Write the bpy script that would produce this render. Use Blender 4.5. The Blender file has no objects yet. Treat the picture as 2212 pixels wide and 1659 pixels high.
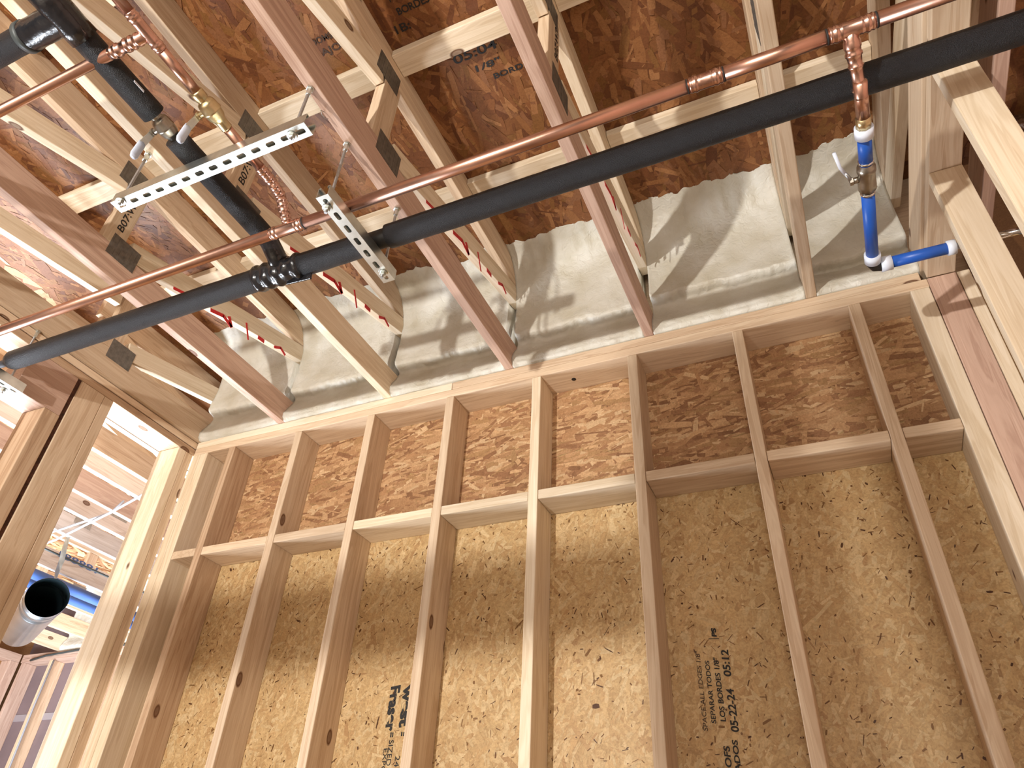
import bpy, bmesh, math, random
from mathutils import Vector, Matrix, noise

SC = bpy.context.scene
COL = SC.collection
PI = math.pi

# ------------------------------------------------------------------ camera
cam_d = bpy.data.cameras.new('camera')
cam_d.sensor_fit = 'HORIZONTAL'
cam_d.sensor_width = 36.0
cam_d.lens = 25.1525
cam_d.clip_start = 0.02
cam_d.clip_end = 60
cam = bpy.data.objects.new('camera', cam_d)
COL.objects.link(cam)
CAMR = Matrix(((0.9132520885, 0.2093512517, 0.3494891648),
               (0.4047012434, -0.564684138, -0.7192695795),
               (0.0467710010, 0.7983131452, -0.6004236802)))
cam.matrix_world = Matrix.Translation((0, -2.1604967, 1.2)) @ CAMR.to_4x4()
SC.camera = cam

# ------------------------------------------------------------------ world
SC.view_settings.view_transform = 'Standard'
SC.view_settings.look = 'None'
SC.view_settings.gamma = 1.0
SC.view_settings.exposure = 0.2
SC.view_settings.use_curve_mapping = False
w = bpy.data.worlds.new('world')
SC.world = w
w.use_nodes = True
bg = w.node_tree.nodes['Background']
bg.inputs['Color'].default_value = (0.95, 0.84, 0.74, 1)
bg.inputs['Strength'].default_value = 0.13

# ------------------------------------------------------------------ lights
def light(name, kind, loc, target, energy, color, size=0.1, size_y=None, spread=None):
    d = bpy.data.lights.new(name, kind)
    d.energy = energy
    d.color = color
    if kind == 'AREA':
        d.shape = 'RECTANGLE' if size_y else 'SQUARE'
        d.size = size
        if size_y:
            d.size_y = size_y
        if spread:
            d.spread = spread
    else:
        d.shadow_soft_size = size
    o = bpy.data.objects.new(name, d)
    COL.objects.link(o)
    o.location = loc
    o.rotation_euler = (Vector(target) - Vector(loc)).to_track_quat('-Z', 'Y').to_euler()
    return o

light('work_lamp_light', 'POINT', (-1.6, -4.8, 1.6), (0, 0, 2.5), 640, (1.0, 0.955, 0.89), 0.04)
light('added_fill_light', 'AREA', (0.3, -5.6, 1.3), (-0.4, 0, 2.0), 52, (1.0, 0.93, 0.84), 1.6)  # soft frontal fill added behind the camera, not an actual lamp
light('far_room_daylight', 'AREA', (-4.9, 0.2, 0.5), (-4.2, 0.3, 3.1), 620, (0.84, 0.91, 1.0), 2.0)

# ------------------------------------------------------------------ materials
def mat_new(name):
    m = bpy.data.materials.new(name)
    m.use_nodes = True
    nt = m.node_tree
    return m, nt, nt.nodes['Principled BSDF']

def nd(nt, t, **kw):
    n = nt.nodes.new(t)
    for k, v in kw.items():
        setattr(n, k, v)
    return n

def ramp(nt, stops):
    r = nt.nodes.new('ShaderNodeValToRGB')
    els = r.color_ramp.elements
    while len(els) < len(stops):
        els.new(0.5)
    for e, (p, c) in zip(els, stops):
        e.position = p
        e.color = (c[0], c[1], c[2], 1)
    return r

def srgb(r, g, b):
    f = lambda c: (c / 255 / 12.92) if c / 255 <= 0.04045 else ((c / 255 + 0.055) / 1.055) ** 2.4
    return (f(r), f(g), f(b))

def lumber(name, axis, base, dark, light_, knots=True, rough=0.62):
    """pine lumber; grain runs along local axis 0/1/2"""
    m, nt, b = mat_new(name)
    tc = nd(nt, 'ShaderNodeTexCoord')
    oi = nd(nt, 'ShaderNodeObjectInfo')
    mul = nd(nt, 'ShaderNodeVectorMath', operation='SCALE')
    comb = nd(nt, 'ShaderNodeCombineXYZ')
    nt.links.new(oi.outputs['Random'], comb.inputs[0])
    nt.links.new(oi.outputs['Random'], comb.inputs[1])
    nt.links.new(oi.outputs['Random'], comb.inputs[2])
    nt.links.new(comb.outputs[0], mul.inputs[0])
    mul.inputs['Scale'].default_value = 37.0
    add = nd(nt, 'ShaderNodeVectorMath', operation='ADD')
    nt.links.new(tc.outputs['Object'], add.inputs[0])
    nt.links.new(mul.outputs[0], add.inputs[1])
    # slow wander so grain lines bend
    mp = nd(nt, 'ShaderNodeMapping')
    sc = [16.0, 16.0, 16.0]
    sc[axis] = 0.9
    mp.inputs['Scale'].default_value = sc
    nt.links.new(add.outputs[0], mp.inputs[0])
    n1 = nd(nt, 'ShaderNodeTexNoise')
    n1.inputs['Scale'].default_value = 1.5
    n1.inputs['Detail'].default_value = 3
    n1.inputs['Distortion'].default_value = 1.6
    nt.links.new(mp.outputs[0], n1.inputs['Vector'])
    # growth rings = sine of the slow field
    rg = nd(nt, 'ShaderNodeMath', operation='MULTIPLY')
    rg.inputs[1].default_value = 42.0
    nt.links.new(n1.outputs['Fac'], rg.inputs[0])
    sn = nd(nt, 'ShaderNodeMath', operation='SINE')
    nt.links.new(rg.outputs[0], sn.inputs[0])
    mp2 = nd(nt, 'ShaderNodeMapping')
    s2 = [220.0, 220.0, 220.0]
    s2[axis] = 7.0
    mp2.inputs['Scale'].default_value = s2
    nt.links.new(add.outputs[0], mp2.inputs[0])
    n2 = nd(nt, 'ShaderNodeTexNoise')
    n2.inputs['Scale'].default_value = 1.0
    n2.inputs['Detail'].default_value = 2
    nt.links.new(mp2.outputs[0], n2.inputs['Vector'])
    # combine
    a = nd(nt, 'ShaderNodeMath', operation='MULTIPLY_ADD')
    nt.links.new(sn.outputs[0], a.inputs[0])
    a.inputs[1].default_value = 0.085
    nt.links.new(n1.outputs['Fac'], a.inputs[2])
    a2 = nd(nt, 'ShaderNodeMath', operation='MULTIPLY_ADD')
    nt.links.new(n2.outputs['Fac'], a2.inputs[0])
    a2.inputs[1].default_value = 0.22
    nt.links.new(a.outputs[0], a2.inputs[2])
    r = ramp(nt, [(0.36, dark), (0.58, base), (0.82, light_)])
    nt.links.new(a2.outputs[0], r.inputs[0])
    hsv = nd(nt, 'ShaderNodeHueSaturation')
    mr = nd(nt, 'ShaderNodeMapRange')
    mr.inputs['To Min'].default_value = 0.86
    mr.inputs['To Max'].default_value = 1.12
    nt.links.new(oi.outputs['Random'], mr.inputs['Value'])
    hsv.inputs['Saturation'].default_value = 0.86
    nt.links.new(mr.outputs[0], hsv.inputs['Value'])
    nt.links.new(r.outputs[0], hsv.inputs['Color'])
    out = hsv.outputs[0]
    if knots:
        mp3 = nd(nt, 'ShaderNodeMapping')
        s3 = [5.0, 5.0, 5.0]
        s3[axis] = 2.6
        mp3.inputs['Scale'].default_value = s3
        nt.links.new(add.outputs[0], mp3.inputs[0])
        vo = nd(nt, 'ShaderNodeTexVoronoi')
        vo.inputs['Scale'].default_value = 1.0
        vo.inputs['Randomness'].default_value = 1.0
        nt.links.new(mp3.outputs[0], vo.inputs['Vector'])
        kr = ramp(nt, [(0.0, (0.9, 0.9, 0.9)), (0.045, (0.75, 0.75, 0.75)), (0.065, (1, 1, 1)), (0.085, (0.0, 0.0, 0.0))])
        nt.links.new(vo.outputs['Distance'], kr.inputs[0])
        mx = nd(nt, 'ShaderNodeMix', data_type='RGBA')
        nt.links.new(kr.outputs[0], mx.inputs[0])
        nt.links.new(out, mx.inputs[6])
        mx.inputs[7].default_value = (*srgb(96, 60, 36), 1)
        out = mx.outputs[2]
    nt.links.new(out, b.inputs['Base Color'])
    b.inputs['Roughness'].default_value = rough
    b.inputs['Specular IOR Level'].default_value = 0.25
    bp = nd(nt, 'ShaderNodeBump')
    bp.inputs['Strength'].default_value = 0.18
    bp.inputs['Distance'].default_value = 0.001
    nt.links.new(a2.outputs[0], bp.inputs['Height'])
    nt.links.new(bp.outputs[0], b.inputs['Normal'])
    return m

PINE = dict(base=srgb(208, 180, 146), dark=srgb(192, 160, 124), light_=srgb(220, 196, 164))
PALE = dict(base=srgb(222, 202, 170), dark=srgb(208, 184, 148), light_=srgb(232, 215, 188))
ROSE = dict(base=srgb(190, 154, 132), dark=srgb(174, 136, 114), light_=srgb(204, 170, 148))
HONEY = dict(base=srgb(198, 162, 124), dark=srgb(178, 140, 102), light_=srgb(212, 180, 144))
LITW = dict(base=srgb(214, 204, 198), dark=srgb(198, 184, 176), light_=srgb(226, 218, 214))  # whitish tone paints cool light onto the far joist faces
M = {}
for key, pal in (('pine', PINE), ('pale', PALE), ('rose', ROSE), ('honey', HONEY), ('lit_wood', LITW)):
    for ax in range(3):
        M[key, ax] = lumber('%s_lumber_%s' % (key, 'xyz'[ax]), ax, **pal)

def simple(name, color, rough=0.5, metal=0.0, noise_amt=0.0, scale=30, bump=0.0, spec=0.5, bscale=None, bdist=0.002):
    m, nt, b = mat_new(name)
    b.inputs['Roughness'].default_value = rough
    b.inputs['Metallic'].default_value = metal
    b.inputs['Specular IOR Level'].default_value = spec
    tc = nd(nt, 'ShaderNodeTexCoord')
    n = nd(nt, 'ShaderNodeTexNoise')
    n.inputs['Scale'].default_value = scale
    n.inputs['Detail'].default_value = 4
    nt.links.new(tc.outputs['Object'], n.inputs['Vector'])
    lo = tuple(max(0, c * (1 - noise_amt)) for c in color)
    hi = tuple(min(1, c * (1 + noise_amt)) for c in color)
    r = ramp(nt, [(0.3, lo), (0.7, hi)])
    nt.links.new(n.outputs['Fac'], r.inputs[0])
    nt.links.new(r.outputs[0], b.inputs['Base Color'])
    if bump:
        n2 = nd(nt, 'ShaderNodeTexNoise')
        n2.inputs['Scale'].default_value = bscale or scale * 4
        n2.inputs['Detail'].default_value = 3
        nt.links.new(tc.outputs['Object'], n2.inputs['Vector'])
        bp = nd(nt, 'ShaderNodeBump')
        bp.inputs['Strength'].default_value = bump
        bp.inputs['Distance'].default_value = bdist
        nt.links.new(n2.outputs['Fac'], bp.inputs['Height'])
        nt.links.new(bp.outputs[0], b.inputs['Normal'])
    return m

M['copper'] = simple('copper', (0.63, 0.37, 0.28), 0.30, 1.0, 0.16, 9, 0.05, bscale=60)
M['copper_press'] = simple('copper_press', (0.62, 0.38, 0.30), 0.27, 1.0, 0.10, 30, 0.06, bscale=80)
M['brass'] = simple('brass', (0.62, 0.50, 0.29), 0.33, 1.0, 0.12, 40, 0.1)
M['nickel'] = simple('nickel', (0.36, 0.33, 0.28), 0.32, 1.0, 0.1, 40, 0.1)
M['foam_black'] = simple('black_foam_insulation', (0.0045, 0.005, 0.0075), 0.40, 0.0, 0.3, 40, 0.9, 0.42, bscale=520, bdist=0.004)
M['tape_black'] = simple('black_tape', (0.010, 0.010, 0.012), 0.22, 0.0, 0.2, 30, 0.35, 0.6, bscale=45, bdist=0.006)
M['zinc'] = simple('galvanized_steel', (0.66, 0.70, 0.68), 0.34, 1.0, 0.14, 25, 0.08)
M['zinc_dull'] = simple('dull_zinc', (0.45, 0.46, 0.47), 0.42, 1.0, 0.15, 60, 0.1)
M['plate'] = simple('truss_plate_steel', (0.20, 0.19, 0.175), 0.55, 0.85, 0.2, 60, 0.2)
M['chrome'] = simple('chrome', (0.75, 0.75, 0.76), 0.12, 1.0, 0.05, 30)
M['foil'] = simple('silver_foil', (0.78, 0.80, 0.82), 0.22, 1.0, 0.1, 12, 0.9, bscale=22, bdist=0.02)
M['duct'] = simple('duct_steel', (0.55, 0.60, 0.63), 0.25, 1.0, 0.1, 10)
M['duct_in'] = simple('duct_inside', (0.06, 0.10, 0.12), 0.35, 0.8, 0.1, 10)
M['handle'] = simple('white_blue_vinyl', srgb(196, 206, 224), 0.4, 0, 0.04, 20)
M['handle_tag'] = simple('pale_blue_sticker', srgb(176, 206, 240), 0.45, 0, 0.15, 120)
M['white'] = simple('white_plastic', srgb(214, 222, 236), 0.4, 0, 0.03, 20)
M['blue'] = simple('blue_pex', srgb(28, 84, 176), 0.38, 0, 0.06, 12)
M['blue2'] = simple('blue_far_pipe', srgb(70, 100, 160), 0.4, 0, 0.06, 12)
M['ink'] = simple('black_ink', srgb(34, 32, 32), 0.7, 0, 0.25, 90)
M['ink_soft'] = simple('faded_ink', srgb(66, 48, 38), 0.75, 0, 0.3, 90)
M['red'] = simple('red_crayon', srgb(196, 34, 38), 0.6, 0, 0.15, 90)
M['black_rubber'] = simple('black_rubber', (0.012, 0.012, 0.012), 0.5)
M['cable'] = simple('grey_cable', srgb(150, 150, 156), 0.5)
M['cable_dark'] = simple('dark_cable', srgb(60, 66, 66), 0.5)
M['membrane'] = simple('grey_purple_membrane', srgb(118, 102, 104), 0.6, 0, 0.12, 3, 0.3, bscale=6, bdist=0.02)
M['tape_grey'] = simple('grey_tape', srgb(150, 142, 146), 0.5)
M['concrete'] = simple('concrete', srgb(150, 140, 128), 0.85, 0, 0.12, 3, 0.3)
M['steel_paint'] = simple('painted_steel', srgb(40, 42, 46), 0.5)

def foam_mat():
    m, nt, b = mat_new('spray_foam')
    tc = nd(nt, 'ShaderNodeTexCoord')
    n = nd(nt, 'ShaderNodeTexNoise')
    n.inputs['Scale'].default_value = 7
    n.inputs['Detail'].default_value = 6
    nt.links.new(tc.outputs['Object'], n.inputs['Vector'])
    r = ramp(nt, [(0.3, srgb(190, 184, 166)), (0.55, srgb(206, 203, 192)), (0.8, srgb(220, 219, 212))])
    nt.links.new(n.outputs['Fac'], r.inputs[0])
    nt.links.new(r.outputs[0], b.inputs['Base Color'])
    b.inputs['Roughness'].default_value = 0.48
    b.inputs['Specular IOR Level'].default_value = 0.45
    n2 = nd(nt, 'ShaderNodeTexNoise')
    n2.inputs['Scale'].default_value = 34
    n2.inputs['Detail'].default_value = 5
    n2.inputs['Distortion'].default_value = 1.2
    nt.links.new(tc.outputs['Object'], n2.inputs['Vector'])
    bp = nd(nt, 'ShaderNodeBump')
    bp.inputs['Strength'].default_value = 0.55
    bp.inputs['Distance'].default_value = 0.008
    nt.links.new(n2.outputs['Fac'], bp.inputs['Height'])
    nt.links.new(bp.outputs[0], b.inputs['Normal'])
    return m
M['foam'] = foam_mat()

def osb_mat(name, rough=0.5, speck=0.0, speck_scale=90, tint=(1, 1, 1)):
    """strand colour comes from each strand's own colour attribute, plus fine fibre grain"""
    m, nt, b = mat_new(name)
    at = nd(nt, 'ShaderNodeAttribute', attribute_name='strand')
    tc = nd(nt, 'ShaderNodeTexCoord')
    n = nd(nt, 'ShaderNodeTexNoise')
    n.inputs['Scale'].default_value = 70
    n.inputs['Detail'].default_value = 5
    n.inputs['Distortion'].default_value = 2.0
    nt.links.new(tc.outputs['Object'], n.inputs['Vector'])
    r = ramp(nt, [(0.25, (0.72, 0.68, 0.62)), (0.6, (1.0, 1.0, 1.0)), (0.85, (1.08, 1.08, 1.06))])
    nt.links.new(n.outputs['Fac'], r.inputs[0])
    mx = nd(nt, 'ShaderNodeMix', data_type='RGBA', blend_type='MULTIPLY')
    mx.inputs[0].default_value = 1.0
    nt.links.new(at.outputs['Color'], mx.inputs[6])
    nt.links.new(r.outputs[0], mx.inputs[7])
    out = mx.outputs[2]
    if speck:
        vo = nd(nt, 'ShaderNodeTexVoronoi')
        vo.inputs['Scale'].default_value = speck_scale
        mp = nd(nt, 'ShaderNodeMapping')
        mp.inputs['Scale'].default_value = (1.0, 1.0, 0.45)
        mp.inputs['Rotation'].default_value = (0, 0.35, 0)
        nt.links.new(tc.outputs['Object'], mp.inputs[0])
        nt.links.new(mp.outputs[0], vo.inputs['Vector'])
        r2 = ramp(nt, [(0.0, (1, 1, 1)), (speck, (0.25, 0.25, 0.25)), (speck + 0.06, (0, 0, 0))])
        nt.links.new(vo.outputs['Distance'], r2.inputs[0])
        m2 = nd(nt, 'ShaderNodeMix', data_type='RGBA')
        nt.links.new(r2.outputs[0], m2.inputs[0])
        nt.links.new(out, m2.inputs[6])
        m2.inputs[7].default_value = (*srgb(110, 78, 44), 1)
        out = m2.outputs[2]
    nt.links.new(out, b.inputs['Base Color'])
    b.inputs['Roughness'].default_value = rough
    b.inputs['Specular IOR Level'].default_value = 0.35
    bp = nd(nt, 'ShaderNodeBump')
    bp.inputs['Strength'].default_value = 0.35
    bp.inputs['Distance'].default_value = 0.001
    nt.links.new(n.outputs['Fac'], bp.inputs['Height'])
    nt.links.new(bp.outputs[0], b.inputs['Normal'])
    return m
M['osb_upper'] = osb_mat('osb_coarse', 0.45)
M['osb_lower'] = osb_mat('osb_fine', 0.5)
M['osb_ceiling'] = osb_mat('osb_subfloor', 0.5)

# ------------------------------------------------------------------ object helpers
def tag(o, label=None, cat=None, group=None, kind=None):
    if label:
        o['label'] = label
    if cat:
        o['category'] = cat
    if group:
        o['group'] = group
    if kind:
        o['kind'] = kind
    return o

def link(name, me, mat, parent=None, loc=(0, 0, 0)):
    o = bpy.data.objects.new(name, me)
    COL.objects.link(o)
    if mat is not None and not me.materials:
        me.materials.append(mat)
    o.location = loc
    if parent:
        o.parent = parent
    return o

def empty(name, loc=(0, 0, 0)):
    o = bpy.data.objects.new(name, None)
    o.empty_display_size = 0.05
    COL.objects.link(o)
    o.location = loc
    return o

def bm_obj(name, bm, mat, parent=None, loc=(0, 0, 0), smooth=False):
    me = bpy.data.meshes.new(name)
    bm.normal_update()
    bm.to_mesh(me)
    bm.free()
    if smooth:
        for p in me.polygons:
            p.use_smooth = True
    return link(name, me, mat, parent, loc)

def box_bm(x0, x1, y0, y1, z0, z1, bev=0.0025, bm=None):
    bm = bm or bmesh.new()
    vs = [bm.verts.new(c) for c in ((x0, y0, z0), (x1, y0, z0), (x1, y1, z0), (x0, y1, z0),
                                    (x0, y0, z1), (x1, y0, z1), (x1, y1, z1), (x0, y1, z1))]
    for f in ((0, 3, 2, 1), (4, 5, 6, 7), (0, 1, 5, 4), (1, 2, 6, 5), (2, 3, 7, 6), (3, 0, 4, 7)):
        bm.faces.new([vs[i] for i in f])
    if bev:
        es = list({e for v in vs for e in v.link_edges})
        bmesh.ops.bevel(bm, geom=es, offset=bev, segments=2, affect='EDGES', profile=0.5)
    return bm

def board(name, x0, x1, y0, y1, z0, z1, key, parent=None, bev=0.0028, axis=None):
    """a straight board as a mesh centred on its own origin; parent-relative when parented"""
    dx, dy, dz = x1 - x0, y1 - y0, z1 - z0
    if axis is None:
        axis = max(range(3), key=lambda i: (dx, dy, dz)[i])
    bm = box_bm(-dx / 2, dx / 2, -dy / 2, dy / 2, -dz / 2, dz / 2, bev)
    c = Vector(((x0 + x1) / 2, (y0 + y1) / 2, (z0 + z1) / 2))
    if parent:
        c = c - parent.location
    m = M[key, axis] if (key, axis) in M else M[key]
    return bm_obj(name, bm, m, parent, c)

def slant_board(name, p0, p1, width, thick, key, parent):
    """web of a truss: p0-p1 centre line in the y-z plane (parent coords), thick along x; cut plumb at ends"""
    p0, p1 = Vector(p0), Vector(p1)
    L = (p1 - p0).length
    bm = box_bm(-L / 2, L / 2, -thick / 2, thick / 2, -width / 2, width / 2, 0.0025)
    o = bm_obj(name, bm, M[key, 0], parent, (p0 + p1) / 2)
    d = (p1 - p0).normalized()
    x = d
    y = Vector((1, 0, 0))
    z = x.cross(y)
    o.rotation_euler = Matrix((x, y, z)).transposed().to_euler()
    return o

def frame_from(d):
    d = d.normalized()
    up = Vector((0, 0, 1)) if abs(d.z) < 0.9 else Vector((1, 0, 0))
    u = d.cross(up).normalized()
    v = u.cross(d)
    return d, u, v

def lathe_bm(p0, p1, prof, seg=28, bm=None, cap=True):
    """prof = [(distance along axis, radius)]"""
    bm = bm or bmesh.new()
    p0, p1 = Vector(p0), Vector(p1)
    d, u, v = frame_from(p1 - p0)
    rings = []
    for t, r in prof:
        rings.append([bm.verts.new(p0 + d * t + (u * math.cos(a) + v * math.sin(a)) * r)
                      for a in [2 * PI * i / seg for i in range(seg)]])
    for a, b in zip(rings, rings[1:]):
        for i in range(seg):
            bm.faces.new((a[i], a[(i + 1) % seg], b[(i + 1) % seg], b[i]))
    if cap:
        bm.faces.new(list(reversed(rings[0])))
        bm.faces.new(rings[-1])
    bmesh.ops.recalc_face_normals(bm, faces=bm.faces)
    return bm

def tube_bm(pts, r, seg=24, bm=None, wob=0.0, seed=0):
    bm = bm or bmesh.new()
    pts = [Vector(p) for p in pts]
    rings = []
    u = None
    for i, p in enumerate(pts):
        if i == 0:
            d = pts[1] - p
        elif i == len(pts) - 1:
            d = p - pts[i - 1]
        else:
            d = (pts[i + 1] - p).normalized() + (p - pts[i - 1]).normalized()
        d.normalize()
        if u is None:
            _, u, v = frame_from(d)
        else:
            u = (u - d * u.dot(d)).normalized()
        v = d.cross(u)
        rr = r if not callable(r) else r(i)
        ring = []
        for k in range(seg):
            a = 2 * PI * k / seg
            q = p + (u * math.cos(a) + v * math.sin(a)) * rr
            if wob:
                q += (q - p) * wob * noise.noise((q + Vector((seed, 0, 0))) * 28)
            ring.append(bm.verts.new(q))
        rings.append(ring)
    for a, b in zip(rings, rings[1:]):
        for i in range(seg):
            bm.faces.new((a[i], a[(i + 1) % seg], b[(i + 1) % seg], b[i]))
    bm.faces.new(list(reversed(rings[0])))
    bm.faces.new(rings[-1])
    bmesh.ops.recalc_face_normals(bm, faces=bm.faces)
    return bm

def rel(parent, pts):
    return [Vector(p) - parent.location for p in pts]

def line_pts(a, b, n):
    a, b = Vector(a), Vector(b)
    return [a.lerp(b, i / n) for i in range(n + 1)]

def pipe(name, a, b, r, mat, parent, seg=28, n=1, wob=0, smooth=True):
    a, b = rel(parent, [a, b])
    return bm_obj(name, tube_bm(line_pts(a, b, n), r, seg, wob=wob), mat, parent, smooth=smooth)

def lathe(name, a, b, prof, mat, parent, seg=28):
    a, b = rel(parent, [a, b])
    return bm_obj(name, lathe_bm(a, b, prof, seg), mat, parent, smooth=True)

FONT = None
def text_mesh(name, s, size, mat, matrix, parent, slant=0.0, width=None, bold=0.0):
    cu = bpy.data.curves.new(name, 'FONT')
    cu.body = s
    cu.size = size
    cu.extrude = 0.0004
    cu.offset = bold
    cu.shear = slant
    tmp = bpy.data.objects.new(name, cu)
    COL.objects.link(tmp)
    dg = bpy.context.evaluated_depsgraph_get()
    dg.update()
    me = bpy.data.meshes.new_from_object(tmp.evaluated_get(dg))
    COL.objects.unlink(tmp)
    bpy.data.objects.remove(tmp)
    if width:
        xs = [v.co.x for v in me.vertices]
        k = width / (max(xs) - min(xs))
        x0 = min(xs)
        for v in me.vertices:
            v.co.x = (v.co.x - x0) * k
    me.materials.clear()
    o = link(name, me, mat, parent)
    if parent:
        pm = Matrix.Translation(parent.location)
        o.matrix_basis = pm.inverted() @ matrix
    else:
        o.matrix_basis = matrix
    return o

# ------------------------------------------------------------------ layout numbers (metres)
Z_BOT = 3.012      # underside of the lower top plate
Z_MID = 3.050
Z_TR = 3.088       # trusses bear here
Z_DECK = 3.700     # underside of the subfloor
STUD0 = -2.9896
STUDS = [STUD0 + .4064 * k for k in range(1, 9)]
TRUSS_X = [-2.840, -2.3046, -1.6950, -1.0854, -0.4758, 0.1340, 0.5120, 0.6860]

# ------------------------------------------------------------------ structure: floor, sheathing, subfloor
def struct(o):
    o['kind'] = 'structure'
    return o

struct(board('floor', -8.2, 2.4, -7.5, 3.2, -0.12, 0.0, 'concrete', bev=0))

def strands(name, origin, ux, uy, un, w, h, count, size, palette, wts, main_angle, spread, mat, parent, seed, lift=0.0009, base=None, minr=0.15):
    """oriented strands pressed on a panel: thin, slightly curled irregular flakes, each with its own wood colour"""
    rnd = random.Random(seed)
    ux, uy, un = Vector(ux), Vector(uy), Vector(un)
    o0 = Vector(origin)
    verts, faces, cols = [], [], []
    for i in range(count):
        cx, cy = rnd.random() * w, rnd.random() * h
        L = size[0] * math.exp(rnd.gauss(0, 0.45))
        W = size[1] * math.exp(rnd.gauss(0, 0.45))
        a = main_angle + rnd.gauss(0, spread)
        if rnd.random() < minr:
            a = rnd.random() * PI
        ca, sa = math.cos(a), math.sin(a)
        c = palette[rnd.choices(range(len(palette)), wts)[0]]
        k = 1 + rnd.uniform(-0.07, 0.07)
        zb = lift * (0.25 + i / count)
        tilt = rnd.uniform(-1, 1) * 0.0007
        t1, t2, t3, t4 = (rnd.uniform(0.55, 1.0) for _ in range(4))
        nseg = 3
        pts = [(-.5, -.5 * t1), (-.15, -.5), (.2, -.5 * rnd.uniform(.8, 1)), (.5, -.5 * t2),
               (.5 * rnd.uniform(.86, 1), .5 * t3), (.15, .5), (-.2, .5 * rnd.uniform(.8, 1)), (-.5 * rnd.uniform(.86, 1), .5 * t4)]
        n0 = len(verts)
        ok = True
        vv = []
        for px, py in pts:
            x, y = px * L, py * W
            X = cx + x * ca - y * sa
            Y = cy + x * sa + y * ca
            X = min(max(X, 0), w)
            Y = min(max(Y, 0), h)
            vv.append(o0 + ux * X + uy * Y + un * (zb + tilt * (px * 2) + 0.0002))
        verts.extend(vv)
        faces.append(tuple(range(n0, n0 + 8)))
        cols.extend([(c[0] * k, c[1] * k, c[2] * k, 1.0)] * 8)
    me = bpy.data.meshes.new(name)
    me.from_pydata([tuple(v) for v in verts], [], faces)
    at = me.color_attributes.new('strand', 'FLOAT_COLOR', 'POINT')
    flat = [x for c in cols for x in c]
    at.data.foreach_set('color', flat)
    me.update()
    return link(name, me, mat, parent)

def panel(name, x0, x1, y0, y1, z0, z1, col, mat, parent=None, struct_=False):
    bm = box_bm(x0, x1, y0, y1, z0, z1, 0)
    o = bm_obj(name, bm, mat, parent)
    at = o.data.color_attributes.new('strand', 'FLOAT_COLOR', 'POINT')
    at.data.foreach_set('color', list((*col, 1.0)) * len(o.data.vertices))
    if struct_:
        struct(o)
    return o

def mixp(pal, k, dim=1.0):
    n = len(pal)
    m = [sum(c[i] for c in pal) / n for i in range(3)]
    return [tuple((m[i] + (c[i] - m[i]) * k) * dim for i in range(3)) for c in pal]
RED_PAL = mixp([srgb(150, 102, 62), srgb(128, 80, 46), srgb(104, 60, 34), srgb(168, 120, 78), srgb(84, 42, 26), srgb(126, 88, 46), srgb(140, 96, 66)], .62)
UP_PAL = mixp([srgb(196, 156, 116), srgb(176, 134, 96), srgb(148, 104, 74), srgb(214, 176, 134), srgb(122, 78, 52), srgb(170, 134, 92), srgb(226, 196, 156)], .66)
LOW_PAL = mixp([srgb(204, 174, 126), srgb(196, 164, 116), srgb(212, 186, 142), srgb(188, 152, 104), srgb(220, 198, 156), srgb(176, 138, 92), srgb(158, 116, 72)], .55)

wall_back = panel('wall_back', -2.84, 0.80, 0.1400, 0.1520, 0.0, 3.10, srgb(190, 158, 112), M['osb_lower'], None, True)
up = strands('upper_sheathing', (-2.72, 0.140, 2.462), (1, 0, 0), (0, 0, 1), (0, -1, 0), 3.25, 0.57, 6800,
             (0.085, 0.014), UP_PAL, [5, 5, 4, 4, 2, 3, 2], 0.10, 0.28, M['osb_upper'], wall_back, 11, lift=0.0016, minr=0.10)
low = strands('lower_sheathing', (-2.72, 0.140, 1.20), (1, 0, 0), (0, 0, 1), (0, -1, 0), 3.25, 1.26, 15500,
              (0.050, 0.011), LOW_PAL, [6, 6, 5, 4, 3, 1.2, .4], 1.25, 0.55, M['osb_lower'], wall_back, 5, lift=0.0006, minr=0.35)
chips = strands('dark_chips', (-2.72, 0.1392, 1.20), (1, 0, 0), (0, 0, 1), (0, -1, 0), 3.25, 1.26, 2600,
                (0.012, 0.0030), [srgb(110, 74, 40), srgb(84, 52, 28), srgb(130, 94, 54)], [3, 2, 3], 1.2, 0.9, M['osb_lower'], wall_back, 8, lift=0.0003, minr=0.4)

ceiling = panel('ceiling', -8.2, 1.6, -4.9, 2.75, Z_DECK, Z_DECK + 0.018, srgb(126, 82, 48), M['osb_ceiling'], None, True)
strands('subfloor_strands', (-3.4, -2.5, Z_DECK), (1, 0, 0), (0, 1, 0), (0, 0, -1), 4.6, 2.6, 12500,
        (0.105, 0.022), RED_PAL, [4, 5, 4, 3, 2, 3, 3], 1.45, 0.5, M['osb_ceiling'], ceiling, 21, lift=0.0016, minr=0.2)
strands('far_subfloor_strands', (-8.0, -1.6, Z_DECK), (1, 0, 0), (0, 1, 0), (0, 0, -1), 4.6, 4.2, 5000,
        (0.14, 0.032), UP_PAL, [4, 5, 4, 3, 2, 3, 3], 1.45, 0.5, M['osb_ceiling'], ceiling, 22, lift=0.0012, minr=0.2)

# printed marks on the sheathing.  text plane = wall face, reading upward (up=True) or downward
def wall_text(s, size, x, z, up=True, width=None, mat='ink', slant=0.12, bold=0.0, name='printed_text'):
    if up:
        X, Y = Vector((0, 0, 1)), Vector((-1, 0, 0))
    else:
        X, Y = Vector((0, 0, -1)), Vector((1, 0, 0))
    N = Vector((0, -1, 0))
    mt = Matrix((X, Y, N)).transposed().to_4x4()
    mt.translation = (x, 0.1380, z)
    return text_mesh(name, s, size, M[mat], mt, low, slant, width, bold)

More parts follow.
